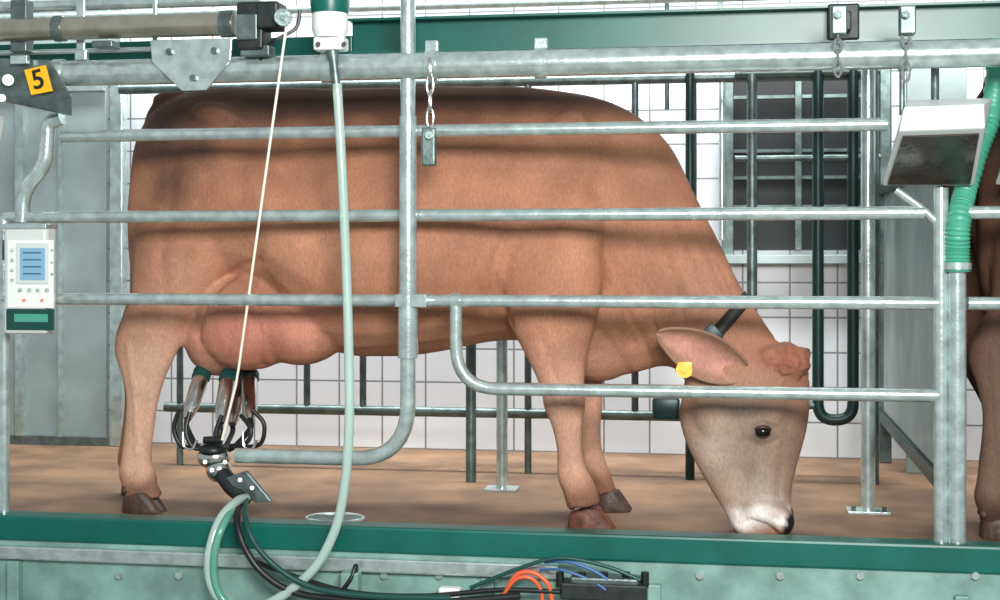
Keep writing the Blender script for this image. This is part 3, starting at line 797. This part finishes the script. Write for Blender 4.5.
HH = -.30
hose = empty('milk_hose')
pts = [W(337, 84, PY), W(341, 150, PY), W(346, 260, PY), W(349, 360, -.28), W(349, 430, HH), W(344, 490, HH), W(333, 535, HH), W(308, 575, HH), W(262, 606, HH), W(225, 602, HH), W(210, 580, HH), W(210, 550, HH), W(220, 520, -.26), W(236, 502, -.18), W(246, 498, -.1)]
mk('tube', sweep(smooth_path(pts, 10), .0145, 16), clear, hose)
h2 = empty('pulsation_hose')
def hs(nm, P, rr_, m, par): return mk(nm, sweep(smooth_path([W(*q) for q in P], 10), rr_, 12), m, par)
hs('black_tube', [(240, 496, -.1), (237, 520, -.25), (245, 548, -.29), (265, 575, -.3), (300, 594, -.3), (360, 600, -.3), (440, 602, -.3), (520, 596, -.3)], .011, black, h2)
hs('green_tube', [(246, 497, -.1), (246, 520, -.27), (256, 545, -.31), (280, 570, -.32), (315, 588, -.32), (370, 596, -.32), (450, 598, -.32)], .009, grn_rubber, h2)
hs('clear_tube', [(240, 500, -.12), (226, 520, -.27), (216, 545, -.31), (214, 575, -.31), (222, 598, -.31), (240, 612, -.31)], .012, clear_green, h2)
pcord = empty('pull_cord')
mk('cord', sweep([W(287, 22, GRY - .07), W(262, 200, -.2), W(239, 366, -.1), W(236, 384, -.08), W(222, 440, -.06)], .0042, 8), cord_m, pcord)

# cables + junction box under the platform
jb = empty('junction_box')
JY = BY - .1
mk('box', box(W(560, 600, JY), W(648, 580, JY + .08), .006), dark, jb, False)
mk('lid', box(W(570, 584, JY - .005), W(640, 574, JY + .07), .006), galv_dark, jb, False)
mk('glands', merge(*[sweep([W(px, 572, JY + .03), W(px, 586, JY + .03)], .012, 12) for px in (560, 582, 604, 626, 645)]), black, jb)
cbn = empty('cable_bundle')
hs('orange_cable', [(506, 590, JY), (518, 574, JY), (534, 573, JY), (548, 584, JY), (552, 600, JY)], .007, orange, cbn)
hs('red_cable', [(500, 600, JY), (515, 580, JY - .01), (530, 578, JY - .01), (541, 590, JY), (542, 606, JY)], .006, orange, cbn)
hs('blue_cable', [(545, 562, JY + .03), (570, 562, JY), (596, 572, JY), (610, 582, JY)], .005, blue, cbn)
hs('blue_cable_b', [(540, 570, JY + .03), (562, 570, JY), (590, 580, JY), (606, 590, JY)], .004, blue, cbn)
hs('green_cable', [(470, 588, JY), (520, 568, JY), (560, 558, JY), (605, 566, JY), (640, 580, JY)], .006, grn_rubber, cbn)
hs('black_cable', [(250, 560, JY + .03), (340, 590, JY), (420, 596, JY), (500, 590, JY), (560, 592, JY)], .008, black, cbn)
hs('black_cable_b', [(330, 606, JY), (350, 580, JY), (356, 566, JY + .02), (352, 600, JY)], .007, black, cbn)
mk('white_plug', box(W(438, 606, JY), W(462, 586, JY + .04), .006), white, cbn, False)
mk('valve_blocks', merge(box(W(500, 606, JY), W(520, 592, JY + .05), .004), box(W(340, 604, JY), W(362, 570, JY + .05), .005)), sheet_green, cbn, False)

# ------------------------------------------------------------------ light
w = bpy.data.worlds.new('world'); scene.world = w; w.use_nodes = True
bg = w.node_tree.nodes['Background']; bg.inputs[0].default_value = (.84, .95, 1.0, 1); bg.inputs[1].default_value = .48
def area(name, loc, tgt, sx, sy, pw, col=(1, 1, 1)):
    l = bpy.data.lights.new(name, 'AREA'); l.shape = 'RECTANGLE'; l.size = sx; l.size_y = sy; l.energy = pw; l.color = col
    o = bpy.data.objects.new(name, l); scene.collection.objects.link(o); o.location = loc
    o.rotation_euler = (Vector(tgt) - Vector(loc)).to_track_quat('-Z', 'Y').to_euler(); return o
area('key_lamp', (.6, -4.6, 2.1), (-.7, .2, .8), 1.7, 1.0, 310, (1, .99, .97))
cl_ = area('wall_fill_light', (-.6, 1.15, 3.1), (-.6, 1.75, 0), 5.5, .4, 95, (.96, .99, 1.0)); cl_.data.spread = math.radians(75)  # added fill, no real fixture: narrow spread brightens the tiled back wall
